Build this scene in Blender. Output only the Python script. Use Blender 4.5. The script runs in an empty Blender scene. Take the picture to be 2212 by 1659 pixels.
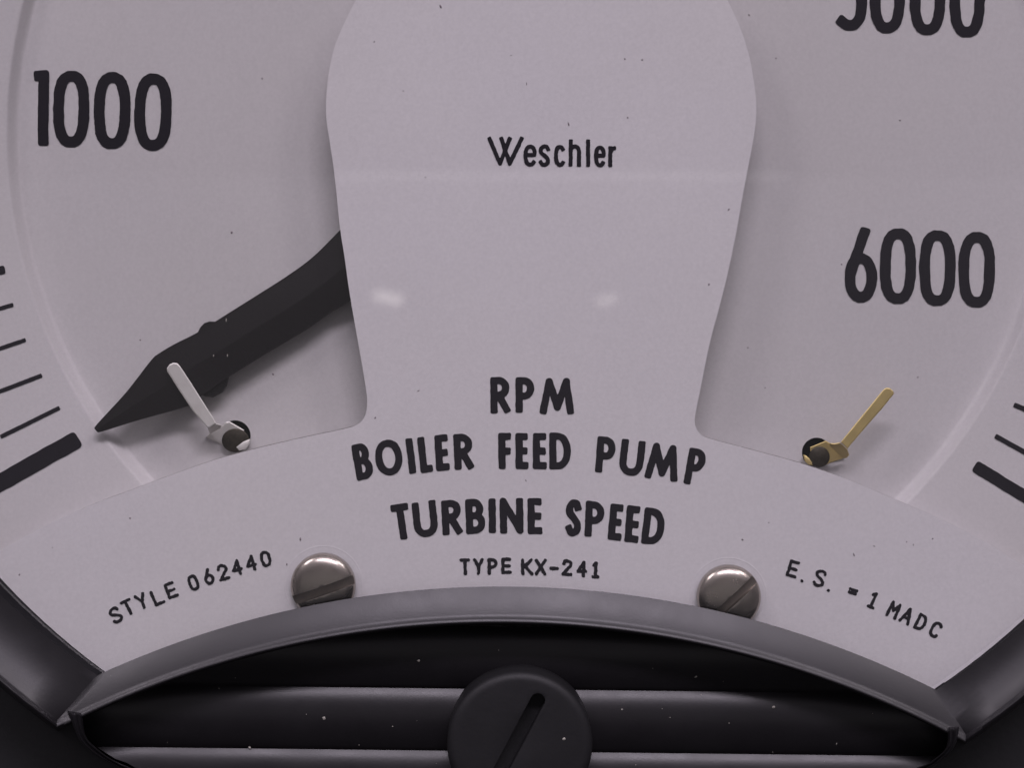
import bpy, bmesh, math, random
import numpy as np
from mathutils import Vector
from mathutils.geometry import tessellate_polygon

random.seed(7)
rng = np.random.default_rng(7)

# ------------------------------------------------------------------ camera
# Lengths below are in millimetres with z = 0 on the scale ring of the dial, then turned into metres.
S0 = 0.0335            # mm of dial covered by one photo pixel (photo viewed 2212 px wide)
FPX = 3500.0           # focal length in those pixels
H = FPX * S0           # lens height above the dial, mm
NX, NY = 1085.0, 690.0 # pixel straight below the lens
BACK = 48.0            # depth of the case behind the dial, mm
MM = 0.001

scene = bpy.context.scene
cam_data = bpy.data.cameras.new('camera')
cam = bpy.data.objects.new('camera', cam_data)
scene.collection.objects.link(cam)
cam.location = (0, 0, (H + BACK) * MM)
cam_data.sensor_width = 36.0
cam_data.lens = FPX / 2212.0 * 36.0
cam_data.shift_x = (1106.0 - NX) / 2212.0
cam_data.shift_y = -(829.5 - NY) / 2212.0
cam_data.clip_start = 0.005
cam_data.clip_end = 20.0
cam_data.dof.use_dof = True
cam_data.dof.focus_distance = (H - 0.2) * MM
cam_data.dof.aperture_fstop = 60.0
scene.camera = cam
scene.render.engine = 'CYCLES'
scene.cycles.max_bounces = 5; scene.cycles.diffuse_bounces = 3; scene.cycles.glossy_bounces = 3
scene.cycles.transparent_max_bounces = 6; scene.cycles.caustics_reflective = False; scene.cycles.caustics_refractive = False

# ------------------------------------------------------------------ room light
world = bpy.data.worlds.new('World')
scene.world = world
world.use_nodes = True
wn = world.node_tree.nodes; wl = world.node_tree.links
wn.clear()
wo = wn.new('ShaderNodeOutputWorld'); wb = wn.new('ShaderNodeBackground')
tc = wn.new('ShaderNodeTexCoord'); sx = wn.new('ShaderNodeSeparateXYZ')
mr = wn.new('ShaderNodeMapRange'); cr = wn.new('ShaderNodeValToRGB')
wl.new(tc.outputs['Generated'], sx.inputs[0])
wl.new(sx.outputs['Y'], mr.inputs['Value'])
mr.inputs['From Min'].default_value = -1; mr.inputs['From Max'].default_value = 1
wl.new(mr.outputs[0], cr.inputs[0])
cr.color_ramp.elements[0].color = (0.030, 0.027, 0.031, 1)
cr.color_ramp.elements[1].color = (0.50, 0.45, 0.52, 1)
e = cr.color_ramp.elements.new(0.5); e.color = (0.055, 0.050, 0.056, 1)
wl.new(cr.outputs[0], wb.inputs['Color'])
wb.inputs['Strength'].default_value = 1.0
wl.new(wb.outputs[0], wo.inputs['Surface'])

def area_lamp(name, loc, target, sx_, sy_, watts, col):
    d = bpy.data.lights.new(name, 'AREA')
    d.shape = 'RECTANGLE'; d.size = sx_; d.size_y = sy_; d.energy = watts; d.color = col
    o = bpy.data.objects.new(name, d); scene.collection.objects.link(o)
    o.location = loc
    o.rotation_euler = (Vector(target) - Vector(loc)).to_track_quat('-Z', 'Y').to_euler()
    return o
TGT = (0, 0, BACK * MM)
area_lamp('ceiling_tube_light', (0.10, 1.15, 1.05), TGT, 1.10, 0.16, 12.0, (1.0, 0.895, 1.04))
area_lamp('ceiling_tube_light', (-0.90, 1.05, 0.66), TGT, 0.42, 0.26, 3.6, (1.0, 0.90, 1.0))
area_lamp('ceiling_tube_light', (0.85, 1.05, 0.66), TGT, 0.40, 0.24, 3.2, (1.0, 0.90, 0.98))
area_lamp('glass_haze_lamp', (0.0, -0.0825, 1.25), (0.0, -0.0825, 0.0), 1.6, 0.395, 0.30, (1.0, 0.93, 1.0))  # added lamp: its mirror image brightens the lower part of the glass
area_lamp('glass_line_lamp', (0.05, 0.1146, 1.25), (0.05, 0.1146, 0.0), 0.37, 0.008, 0.009, (1.0, 0.93, 0.97))  # added thin lamp, only for the reflected line across the glass
area_lamp('glass_glint_lamp', (-0.0785, 0.0150, 1.05), TGT, 0.008, 0.020, 0.0011, (1.0, 0.93, 0.90))  # added tiny lamp imitating a camera lens glint in the glass
area_lamp('glass_glint_lamp', (0.0720, 0.0135, 1.05), TGT, 0.007, 0.014, 0.00045, (1.0, 0.93, 0.90))  # second added lamp, for the glint on the right

vs = scene.view_settings
vs.view_transform = 'Standard'; vs.look = 'None'; vs.exposure = 0.0; vs.gamma = 1.0
vs.use_curve_mapping = False

# ------------------------------------------------------------------ helpers
def P(px, py, z):
    k = S0 * (H - z) / H
    return ((px - NX) * k, (NY - py) * k, z)

def zmap(x0, y0, w, outw):
    sc = outw / w
    def f(x, y): return ((x0 + x / sc) / 1.7509, (y0 + y / sc) / 1.7509)
    f.k = 1.0 / sc / 1.7509
    return f
Z1 = zmap(0, 0, 1300, 2157); Z2 = zmap(1200, 0, 1700, 2169); Z3 = zmap(2700, 0, 1173, 1497)
Z4 = zmap(0, 900, 1450, 2187); Z5 = zmap(1250, 1350, 1500, 2212); Z6 = zmap(2600, 1300, 1273, 2112)
ZL = zmap(0, 1900, 1450, 2212); ZC = zmap(1200, 2000, 1500, 2212); ZR = zmap(2500, 1900, 1373, 2212)
ZP = zmap(550, 1300, 500, 1659); ZQ = zmap(2950, 1400, 500, 1843)
ZS = zmap(1050, 2020, 400, 2212); ZT = zmap(2560, 2050, 400, 2212); ZA = zmap(1600, 2480, 750, 2212)
ZU = zmap(0, 2200, 500, 1177); ZV = zmap(3373, 2300, 500, 1371)

def link(name, verts, faces, mat, parent=None, smooth=None):
    """verts in mm (dial frame) -> one mesh object in metres"""
    me = bpy.data.meshes.new(name)
    me.from_pydata([(v[0] * MM, v[1] * MM, (v[2] + BACK) * MM) for v in verts], [], faces)
    me.validate()
    if smooth is not None:
        me.polygons.foreach_set('use_smooth', [True] * len(me.polygons))
        me.set_sharp_from_angle(angle=math.radians(smooth))
    if mat: me.materials.append(mat)
    o = bpy.data.objects.new(name, me)
    scene.collection.objects.link(o)
    if parent: o.parent = parent
    return o

def fix_normals(o):
    bm = bmesh.new(); bm.from_mesh(o.data)
    bmesh.ops.recalc_face_normals(bm, faces=bm.faces[:])
    bm.to_mesh(o.data); bm.free()

def prism(loops_px, z0, z1, bevel=0.0):
    """closed solid from px outline (+ hole outlines); traced at its top z1"""
    loops = [[P(x, y, z1) for x, y in lp] for lp in loops_px]
    flat = [v for lp in loops for v in lp]
    n = len(flat)
    if len(loops) == 1:
        tb = bmesh.new(); tf = tb.faces.new([tb.verts.new((v[0], v[1], 0)) for v in flat])
        tb.verts.index_update(); tf.normal_update()
        tris = [tuple(v.index for v in q.verts) for q in bmesh.ops.triangulate(tb, faces=[tf], ngon_method='EAR_CLIP')['faces']]
        tb.free()
    else:
        tris = tessellate_polygon([[Vector(v) for v in lp] for lp in loops])
    verts = [(v[0], v[1], z1) for v in flat] + [(v[0], v[1], z0) for v in flat]
    faces = []
    for t in tris:
        a, b, c = (Vector(flat[i]) for i in t)
        if (b - a).cross(c - a).z < 0: t = (t[0], t[2], t[1])
        faces.append(tuple(t)); faces.append((t[0] + n, t[2] + n, t[1] + n))
    i0 = 0
    for lp in loops:
        m = len(lp)
        area = sum(lp[i][0] * lp[(i + 1) % m][1] - lp[(i + 1) % m][0] * lp[i][1] for i in range(m))
        for i in range(m):
            a, b = i0 + i, i0 + (i + 1) % m
            faces.append((a, a + n, b + n, b) if (area > 0) == (lp is loops[0]) else (b, b + n, a + n, a))
        i0 += m
    return verts, faces

def catmull(pts, n=6, closed=False):
    out = []; m = len(pts)
    rngi = range(m) if closed else range(m - 1)
    for i in rngi:
        if closed:
            p0, p1, p2, p3 = (pts[(i + j - 1) % m] for j in range(4))
        else:
            p0, p1, p2, p3 = pts[max(i - 1, 0)], pts[i], pts[i + 1], pts[min(i + 2, m - 1)]
        for j in range(n):
            t = j / n
            out.append(tuple(0.5 * (2 * b + (c - a) * t + (2 * a - 5 * b + 4 * c - d) * t * t + (3 * b - a - 3 * c + d) * t ** 3)
                             for a, b, c, d in zip(p0, p1, p2, p3)))
    if not closed: out.append(tuple(pts[-1]))
    return out

def revolve(profile, seg=72, cx=0, cy=0):
    verts = []; faces = []
    rings = []
    for r, z in profile:
        if r < 1e-6:
            rings.append([len(verts)]); verts.append((cx, cy, z))
        else:
            rings.append(list(range(len(verts), len(verts) + seg)))
            for i in range(seg):
                a = 2 * math.pi * i / seg
                verts.append((cx + r * math.cos(a), cy + r * math.sin(a), z))
    for A, B in zip(rings, rings[1:]):
        for i in range(seg):
            j = (i + 1) % seg
            if len(A) == 1 and len(B) == 1: continue
            if len(A) == 1: faces.append((A[0], B[i], B[j]))
            elif len(B) == 1: faces.append((A[i], B[0], A[j]))
            else: faces.append((A[i], B[i], B[j], A[j]))
    return verts, faces

# ------------------------------------------------------------------ materials
def enamel(name, base):
    m = bpy.data.materials.new(name); m.use_nodes = True
    N = m.node_tree.nodes; L = m.node_tree.links; b = N['Principled BSDF']
    b.inputs['Roughness'].default_value = 0.5
    tc = N.new('ShaderNodeTexCoord')
    def noise(scale, detail, lo, hi):
        nz = N.new('ShaderNodeTexNoise'); nz.inputs['Scale'].default_value = scale; nz.inputs['Detail'].default_value = detail
        L.new(tc.outputs['Object'], nz.inputs['Vector'])
        r = N.new('ShaderNodeMapRange'); r.inputs['From Min'].default_value = 0.25; r.inputs['From Max'].default_value = 0.75
        r.inputs['To Min'].default_value = lo; r.inputs['To Max'].default_value = hi
        L.new(nz.outputs['Fac'], r.inputs['Value']); return r.outputs[0], nz
    g, _ = noise(4500, 2, 0.955, 1.035); c, _ = noise(70, 4, 0.975, 1.02); y, _ = noise(38, 3, 0.0, 0.55)
    mul = N.new('ShaderNodeMath'); mul.operation = 'MULTIPLY'; L.new(g, mul.inputs[0]); L.new(c, mul.inputs[1])
    mx = N.new('ShaderNodeMix'); mx.data_type = 'RGBA'; L.new(y, mx.inputs['Factor'])
    mx.inputs['A'].default_value = (*base, 1); mx.inputs['B'].default_value = (base[0] * 0.99, base[1] * 0.985, base[2] * 0.93, 1)
    sc = N.new('ShaderNodeVectorMath'); sc.operation = 'SCALE'
    L.new(mx.outputs['Result'], sc.inputs[0]); L.new(mul.outputs[0], sc.inputs['Scale']); L.new(sc.outputs[0], b.inputs['Base Color'])
    _, bz = noise(2500, 3, 0, 1)
    bp = N.new('ShaderNodeBump'); bp.inputs['Strength'].default_value = 0.15; bp.inputs['Distance'].default_value = 0.00003
    L.new(bz.outputs['Fac'], bp.inputs['Height']); L.new(bp.outputs[0], b.inputs['Normal'])
    return m

def mat(name, base, rough=0.5, metal=0.0, spec=0.5, var=0.0, vscale=400.0, bump=0.0, bscale=4000.0,
        rvar=0.0, spots=None, aniso=None):
    m = bpy.data.materials.new(name); m.use_nodes = True
    nt = m.node_tree; N = nt.nodes; L = nt.links
    b = N['Principled BSDF']
    b.inputs['Base Color'].default_value = (*base, 1)
    b.inputs['Roughness'].default_value = rough
    b.inputs['Metallic'].default_value = metal
    b.inputs['Specular IOR Level'].default_value = spec
    tc = N.new('ShaderNodeTexCoord')
    if var or rvar:
        nz = N.new('ShaderNodeTexNoise'); nz.inputs['Scale'].default_value = vscale
        nz.inputs['Detail'].default_value = 6; nz.inputs['Roughness'].default_value = 0.65
        L.new(tc.outputs['Object'], nz.inputs['Vector'])
        if var:
            mx = N.new('ShaderNodeMix'); mx.data_type = 'RGBA'
            mx.inputs['A'].default_value = (*[c * (1 - var) for c in base], 1)
            mx.inputs['B'].default_value = (*[min(1, c * (1 + var)) for c in base], 1)
            L.new(nz.outputs['Fac'], mx.inputs['Factor'])
            col = mx.outputs['Result']
            if spots:
                vz = N.new('ShaderNodeTexNoise'); vz.inputs['Scale'].default_value = spots[1]
                vz.inputs['Detail'].default_value = 3
                L.new(tc.outputs['Object'], vz.inputs['Vector'])
                rp = N.new('ShaderNodeValToRGB')
                rp.color_ramp.elements[0].position = spots[2]; rp.color_ramp.elements[1].position = spots[3]
                L.new(vz.outputs['Fac'], rp.inputs[0])
                m2 = N.new('ShaderNodeMix'); m2.data_type = 'RGBA'
                L.new(rp.outputs[0], m2.inputs['Factor']); L.new(col, m2.inputs['A'])
                m2.inputs['B'].default_value = (*spots[0], 1)
                col = m2.outputs['Result']
            L.new(col, b.inputs['Base Color'])
        if rvar:
            r2 = N.new('ShaderNodeMapRange')
            r2.inputs['To Min'].default_value = rough - rvar; r2.inputs['To Max'].default_value = rough + rvar
            L.new(nz.outputs['Fac'], r2.inputs['Value']); L.new(r2.outputs[0], b.inputs['Roughness'])
    if bump:
        bz = N.new('ShaderNodeTexNoise'); bz.inputs['Scale'].default_value = bscale
        bz.inputs['Detail'].default_value = 3
        if aniso:
            mp = N.new('ShaderNodeMapping'); mp.inputs['Scale'].default_value = aniso
            L.new(tc.outputs['Object'], mp.inputs['Vector']); L.new(mp.outputs[0], bz.inputs['Vector'])
        else:
            L.new(tc.outputs['Object'], bz.inputs['Vector'])
        bp = N.new('ShaderNodeBump'); bp.inputs['Strength'].default_value = bump
        bp.inputs['Distance'].default_value = 0.00003
        L.new(bz.outputs['Fac'], bp.inputs['Height']); L.new(bp.outputs[0], b.inputs['Normal'])
    return m

M_DIAL = enamel('dial_enamel', (0.725, 0.71, 0.722))
M_PLATE = enamel('plate_enamel', (0.85, 0.835, 0.86))
M_INK = mat('printed_ink', (0.007, 0.005, 0.011), 0.6, spec=0.25, var=0.35, vscale=900)
M_BLACK = mat('satin_black_plastic', (0.013, 0.012, 0.0138), 0.36, spec=0.5, var=0.3, vscale=260, bump=0.12, bscale=5000, rvar=0.09)
M_FLANGE = mat('grained_black_plastic', (0.026, 0.026, 0.028), 0.6, spec=0.4, var=0.25, vscale=300, bump=0.5, bscale=2500)
M_KNOB = mat('matte_black_plastic', (0.016, 0.0158, 0.0172), 0.55, spec=0.35, var=0.3, vscale=350, bump=0.35, bscale=3000, rvar=0.06)
M_POINTER = mat('black_pointer_paint', (0.008, 0.0065, 0.0075), 0.32, spec=0.5, var=0.3, vscale=400, bump=0.3, bscale=3500)
M_NICKEL = mat('nickel_plate', (0.47, 0.425, 0.38), 0.25, 1.0, var=0.12, vscale=700, rvar=0.08, bump=0.12, bscale=1500, aniso=(1, 6, 1))
M_SILVER = mat('silvered_brass', (0.92, 0.90, 0.84), 0.42, 0.25, var=0.12, vscale=900, rvar=0.08, bump=0.2, bscale=2200)
M_BRASS = mat('yellow_brass', (0.80, 0.64, 0.27), 0.42, 0.5, var=0.15, vscale=800, rvar=0.1, bump=0.2, bscale=2000)
M_SLOT = mat('slot_shade_nickel', (0.20, 0.175, 0.155), 0.42, 1.0, var=0.4, vscale=900, bump=0.4, bscale=2500)  # darker nickel: the shade in the screw slots is put into the colour
M_EDGE = mat('sheared_edge_gap_shade', (0.13, 0.105, 0.10), 0.8, var=0.3, vscale=2500)  # cut plate edge, darkened to paint in the shadow line of the gap
M_GASKET = mat('black_rubber', (0.010, 0.010, 0.012), 0.9, spec=0.15)
M_DARK = mat('dark_oxidised_brass', (0.05, 0.043, 0.03), 0.5, 0.6, var=0.6, vscale=3000, bump=0.6, bscale=5000)
M_VOID = mat('case_inside_black', (0.008, 0.008, 0.008), 0.8)
M_DUST = mat('pale_dust', (0.45, 0.43, 0.38), 0.9, var=0.3, vscale=2000)
M_SPECK = mat('dark_specks', (0.26, 0.22, 0.24), 0.9)

M_GLASS = bpy.data.materials.new('window_glass'); M_GLASS.use_nodes = True
nt = M_GLASS.node_tree; nt.nodes.clear()
go = nt.nodes.new('ShaderNodeOutputMaterial'); gm = nt.nodes.new('ShaderNodeMixShader')
gf = nt.nodes.new('ShaderNodeFresnel'); gf.inputs['IOR'].default_value = 1.5
gt = nt.nodes.new('ShaderNodeBsdfTransparent'); gt.inputs['Color'].default_value = (0.985, 0.985, 0.98, 1)
gg = nt.nodes.new('ShaderNodeBsdfGlossy'); gg.inputs['Roughness'].default_value = 0.015
ge = nt.nodes.new('ShaderNodeNewGeometry'); gi = nt.nodes.new('ShaderNodeMapRange')   # a flat slab: same reflectance at entry and exit
gi.inputs['To Min'].default_value = 1.5; gi.inputs['To Max'].default_value = 1 / 1.5
nt.links.new(ge.outputs['Backfacing'], gi.inputs['Value']); nt.links.new(gi.outputs[0], gf.inputs['IOR'])
nt.links.new(gf.outputs[0], gm.inputs[0]); nt.links.new(gt.outputs[0], gm.inputs[1])
nt.links.new(gg.outputs[0], gm.inputs[2]); nt.links.new(gm.outputs[0], go.inputs['Surface'])

# ------------------------------------------------------------------ the meter
meter = bpy.data.objects.new('panel_meter', None)
scene.collection.objects.link(meter)
meter['label'] = 'round white-faced turbine speed panel meter in a black bezel'
meter['category'] = 'meter'

def arc_pts(c, r, a0, a1, n):
    return [(c[0] + r * math.cos(math.radians(a0 + (a1 - a0) * i / n)), c[1] - r * math.sin(math.radians(a0 + (a1 - a0) * i / n))) for i in range(n + 1)]

# ---- bezel outline: a circle cut off at the bottom by an upward-bowed arc (photo pixels)
def circ_arc_meet(c, r, c2, r2, side):
    d = math.hypot(c2[0] - c[0], c2[1] - c[1])
    a = (r * r - r2 * r2 + d * d) / (2 * d); h = math.sqrt(max(r * r - a * a, 0))
    ux, uy = (c2[0] - c[0]) / d, (c2[1] - c[1]) / d
    mx, my = c[0] + a * ux, c[1] + a * uy
    p = [(mx - uy * h, my + ux * h), (mx + uy * h, my - ux * h)]
    p.sort()
    return p[0] if side < 0 else p[1]

def frame_outline(c, r, c2, r2, n1=200, n2=120):
    L_ = circ_arc_meet(c, r, c2, r2, -1); R_ = circ_arc_meet(c, r, c2, r2, 1)
    aL = math.atan2(-(L_[1] - c[1]), L_[0] - c[0]); aR = math.atan2(-(R_[1] - c[1]), R_[0] - c[0])
    if aL < 0: aL += 2 * math.pi
    pts = []
    for i in range(n1):                                   # over the top, left -> right
        a = aL + (aR - aL) * i / n1
        pts.append((c[0] + r * math.cos(a), c[1] - r * math.sin(a)))
    bR = math.atan2(-(R_[1] - c2[1]), R_[0] - c2[0]); bL = math.atan2(-(L_[1] - c2[1]), L_[0] - c2[0])
    for i in range(n2):                                   # back along the bottom arc
        a = bR + (bL - bR) * i / n2
        pts.append((c2[0] + r2 * math.cos(a), c2[1] - r2 * math.sin(a)))
    return pts
N1, N2 = 200, 120
def lerp(a, b, t): return a + (b - a) * t
CA = ((1155, 221), 1534.0); CB = ((1139.7, 130.2), 1622.4); CC = ((1124.9, 165.8), 1716.0)
AU = ((1083.4, 3351.4), 2083.8); AL_ = ((1077.3, 3438.4), 2096.6)
Z_LIP, Z_RIDGE, Z_RIM = 2.7, 3.70, 4.55    # the round part of the bezel stands a little higher than its foot
rows = []
def ridge(i):
    if i >= N1: return Z_RIDGE
    q = min(1.0, (min(i, N1 - i) + 0.35) / 1.6)
    return Z_RIDGE + (Z_RIM - Z_RIDGE) * q * q * (3 - 2 * q)
oA = frame_outline(CA[0], CA[1], *AU); oB = frame_outline(CB[0], CB[1], *AU)
rows.append([(oA[i], 0.06 if i < N1 else 2.05) for i in range(N1 + N2)])
rows.append([(oB[i], 2.45 if i < N1 else 2.3) for i in range(N1 + N2)])
rows.append([(oB[i], Z_LIP) for i in range(N1 + N2)])
for t in (0.03, 0.15, 0.3, 0.45, 0.6, 0.72, 0.82, 0.9, 0.96, 1.0):
    o = frame_outline((lerp(CB[0][0], CC[0][0], t), lerp(CB[0][1], CC[0][1], t)), lerp(CB[1], CC[1], t),
                      (lerp(AU[0][0], AL_[0][0], t), lerp(AU[0][1], AL_[0][1] - 13, t)), lerp(AU[1], AL_[1], t))
    cz = 0.35 * t + 0.65 * t ** 2.0                                     # scooped band round the circle
    zs = Z_LIP + (Z_RIDGE - Z_LIP) * (1.15 * t - 0.15 * t ** 2)        # nearly flat band along the bottom
    rows.append([(o[i], Z_LIP + (ridge(i) - Z_LIP) * cz if i < N1 else zs) for i in range(N1 + N2)])
for dr, zc, zs in ((4, 0.16, 0.07), (8, 0.24, 0.17), (12, 0.22, 0.265), (15, 0.12, 0.295), (18, -0.1, 0.25), (20, -0.4, 0.08), (21, -0.8, -0.3), (22, -6.5, -6.5)):
    o = frame_outline(CC[0], CC[1] + dr * 0.8, (AL_[0][0], AL_[0][1] + dr - 13), AL_[1])
    rows.append([(o[i], ridge(i) + (zc if i < N1 else zs)) for i in range(N1 + N2)])
M_ = N1 + N2
def loft(name, rws, m):
    verts = []; faces = []
    for r in rws: verts += [P(p[0], p[1], z) for p, z in r]
    for k in range(len(rws) - 1):
        for i in range(M_):
            j = (i + 1) % M_
            faces.append((k * M_ + i, (k + 1) * M_ + i, (k + 1) * M_ + j, k * M_ + j))
    o = link(name, verts, faces, m, meter, 32); fix_normals(o)
    return o
gasket = loft('gasket', rows[:3], M_GASKET)
bezel = loft('bezel', rows[2:], M_BLACK)

# ---- ribbed pocket below the window: rim, ribs and floor
left_out = [ZU(600, 1150), ZU(612, 1200), ZU(650, 1290), ZU(720, 1430), ZU(850, 1550), ZU(1050, 1659)]
left_in = [ZU(725, 1170), ZU(735, 1205), ZU(745, 1300), ZU(765, 1380), ZU(830, 1460), ZU(1050, 1615)]
right_out = [ZV(700, 1230), ZV(692, 1290), ZV(680, 1370), ZV(620, 1480), ZV(500, 1590), ZV(400, 1659)]
right_in = [ZV(585, 1240), ZV(580, 1290), ZV(578, 1390), ZV(545, 1480), ZV(440, 1570), ZV(330, 1635)]
mid_out = [(CC[0][0] + 1734 * math.cos(math.radians(a)), CC[0][1] + 1734 * math.sin(math.radians(a))) for a in range(116, 62, -4)]
mid_in = [(CC[0][0] + 1702 * math.cos(math.radians(a)), CC[0][1] + 1702 * math.sin(math.radians(a))) for a in range(116, 62, -4)]
po = catmull(left_out + mid_out + right_out[::-1], 8); pi_ = catmull(left_in + mid_in + right_in[::-1], 8)
prof = [(0.0, -2.6), (0.0, 3.8), (0.10, 4.16), (0.26, 4.30), (0.40, 4.14), (0.52, 4.08), (0.66, 4.30), (0.78, 4.38), (0.92, 4.16), (1.0, 3.8), (1.02, -0.6)]
verts = []; faces = []; n = len(po)
for t, z in prof:
    for i, (a, b) in enumerate(zip(po, pi_)):
        e_ = min(i, n - 1 - i) / 7.0                       # both ends of the rim are rounded off
        dz = 0.0 if e_ >= 1 else 0.55 * (1 - math.sqrt(1 - (1 - e_) ** 2))
        verts.append(P(lerp(a[0], b[0], t), lerp(a[1], b[1], t), z - (dz if z > 3 else 0)))
for k in range(len(prof) - 1):
    for i in range(n - 1):
        faces.append((k * n + i, k * n + i + 1, (k + 1) * n + i + 1, (k + 1) * n + i))
for i0 in (0, n - 1):
    faces.append(tuple(k * n + i0 for k in range(len(prof))))
rim = link('pocket_rim', verts, faces, M_BLACK, meter, 40); fix_normals(rim)
midL = [((a[0] + b[0]) / 2, (a[1] + b[1]) / 2) for a, b in zip(left_out, left_in)]
midR = [((a[0] + b[0]) / 2, (a[1] + b[1]) / 2) for a, b in zip(right_out, right_in)]
def xlim(y):
    if y < midL[0][1] + 4:
        dy = AL_[0][1] - 11 - y
        h = math.sqrt(max(AL_[1] ** 2 - dy * dy, 0)); xl = AL_[0][0] - h
    elif y < 1655: xl = float(np.interp(y, [p[1] for p in midL], [p[0] for p in midL]))
    else: xl = CC[0][0] - math.sqrt(1718 ** 2 - (y - CC[0][1]) ** 2)
    if y < midR[0][1] + 4:
        dy = AL_[0][1] - 11 - y
        h = math.sqrt(max(AL_[1] ** 2 - dy * dy, 0)); xr = AL_[0][0] + h
    elif y < 1655: xr = float(np.interp(y, [p[1] for p in midR], [p[0] for p in midR]))
    else: xr = CC[0][0] + math.sqrt(1718 ** 2 - (y - CC[0][1]) ** 2)
    return xl, xr
RIB_Y = [1355.5, 1490.0, 1624.5, 1759.0]
TILT = 0.0113
def rib_z(t):               # t 0 at the upper edge of a rib, 1 at the lower edge
    sp = 0.54 * (1 - 2 * min(max(t, 0), 1))
    return 0.7 + 4.2 * (math.sqrt(1 - sp * sp) - 0.8417)
for k in range(3):
    y0, y1 = RIB_Y[k], RIB_Y[k + 1]
    verts = []; faces = []; NT = 16; NXS = 24
    prof = [(i / NT, rib_z(i / NT)) for i in range(NT + 1)] + [(1.012, rib_z(1) - 0.12), (1.015, -0.6), (0.0, -0.6)]
    for t, z in prof:
        y = lerp(y0, y1, t)
        if k == 0 and y < 1395: pass
        yl = max(y, 1352.0)
        xl, xr = xlim(yl)
        for i in range(NXS + 1):
            x = lerp(xl, xr, i / NXS)
            yy = y + TILT * (x - 1113)
            verts.append(P(x, yy, z))
    m = NXS + 1; q = len(prof)
    for a in range(q):
        b = (a + 1) % q
        for i in range(NXS):
            faces.append((a * m + i, a * m + i + 1, b * m + i + 1, b * m + i))
    faces.append(tuple(a * m for a in range(q))); faces.append(tuple(a * m + NXS for a in range(q - 1, -1, -1)))
    r = link('rib', verts, faces, M_BLACK, meter, 35); fix_normals(r)

# ---- flange (front of the square cover) and the case behind the dial
hole = arc_pts((CC[0][0], CC[0][1] + 10), 1690, 0, 360, 96)[:-1]
sq = 2000
outer = []
cxs, cys = CC[0]
for (sx_, sy_) in ((1, 1), (-1, 1), (-1, -1), (1, -1)):
    for a in range(0, 91, 15):
        base = {(1, 1): 0, (-1, 1): 90, (-1, -1): 180, (1, -1): 270}[(sx_, sy_)]
        ang = math.radians(base + a)
        outer.append((cxs + sx_ * (sq - 120) + 120 * math.cos(ang), cys - sy_ * (sq - 120) - 120 * math.sin(ang)))
v, f = prism([outer, hole[::-1]], -6.0, -2.5)
flange = link('cover_flange', v, f, M_FLANGE, meter)
Xc, Yc, _ = P(CC[0][0], CC[0][1], 0)
v, f = revolve([(0, -BACK), (52, -BACK), (53, -BACK + 1), (53, -5.0), (0.0, -5.0)], 96, Xc, Yc)
case = link('case', v, f, M_VOID, meter, 30); fix_normals(case)

# ---- dial: raised scale ring, sloped step, recessed floor with two pin holes
Z_FLOOR = -1.9
RC, RR = (1152.4, 285.1), 1138.4
holeL, rL = ZP(1125, 1158), 196 * ZP.k
holeR, rR = ZQ(512, 1148), 206 * ZQ.k
hl = arc_pts(holeL, rL, 0, 360, 40)[:-1]; hr = arc_pts(holeR, rR, 0, 360, 40)[:-1]
verts = []; faces = []
def ring_px(c, r, z, n=256):
    return [P(c[0] + r * math.cos(2 * math.pi * i / n), c[1] - r * math.sin(2 * math.pi * i / n), z) for i in range(n)]
Z_STEP = -0.95                                   # the scale ring is a shallow cone that rises outwards
def ring_z(x, y):
    return Z_STEP * (1560 - math.hypot(x - RC[0], y - RC[1])) / (1560 - RR)
steps = [(RC, 1560, -0.6), (RC, 1560, 0.0), (RC, RR + 6, Z_STEP * 0.986), (RC, RR + 2, Z_STEP - 0.02)]
for i in range(15):
    t = i / 14.0
    steps.append((RC, RR - 1 - 28 * t, Z_STEP - 0.05 + (Z_FLOOR - Z_STEP + 0.05) * (0.5 * (1 - (1 - t) ** 2) + 0.5 * t * t * (3 - 2 * t))))
steps += [(RC, RR - 40, Z_FLOOR)]
for c, r, z in steps: verts += ring_px(c, r, z)
n = 256
for k in range(len(steps) - 1):
    for i in range(n):
        j = (i + 1) % n
        faces.append((k * n + i, (k + 1) * n + i, (k + 1) * n + j, k * n + j))
last = [verts[(len(steps) - 1) * n + i] for i in range(n)]
loops = [last, [P(x, y, Z_FLOOR) for x, y in hl], [P(x, y, Z_FLOOR) for x, y in hr]]
flat = [p for l in loops for p in l]
o0 = len(verts)
for p in loops[1] + loops[2]: verts.append(p)
idx = [(len(steps) - 1) * n + i for i in range(n)] + list(range(o0, o0 + len(hl) + len(hr)))
for t in tessellate_polygon([[Vector(p) for p in l] for l in loops]):
    a, b, c = (Vector(flat[i]) for i in t)
    if (b - a).cross(c - a).z < 0: t = (t[0], t[2], t[1])
    faces.append(tuple(idx[i] for i in t))
base = o0
for lp, cnt in ((loops[1], len(hl)), (loops[2], len(hr))):                # hole walls, plate 0.8 mm thick
    w0 = len(verts)
    for p in lp: verts.append((p[0], p[1], Z_FLOOR - 0.8))
    for i in range(cnt):
        j = (i + 1) % cnt
        faces.append((base + i, base + j, w0 + j, w0 + i))
    base += cnt
dial = link('dial', verts, faces, M_DIAL, meter, 40)

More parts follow.
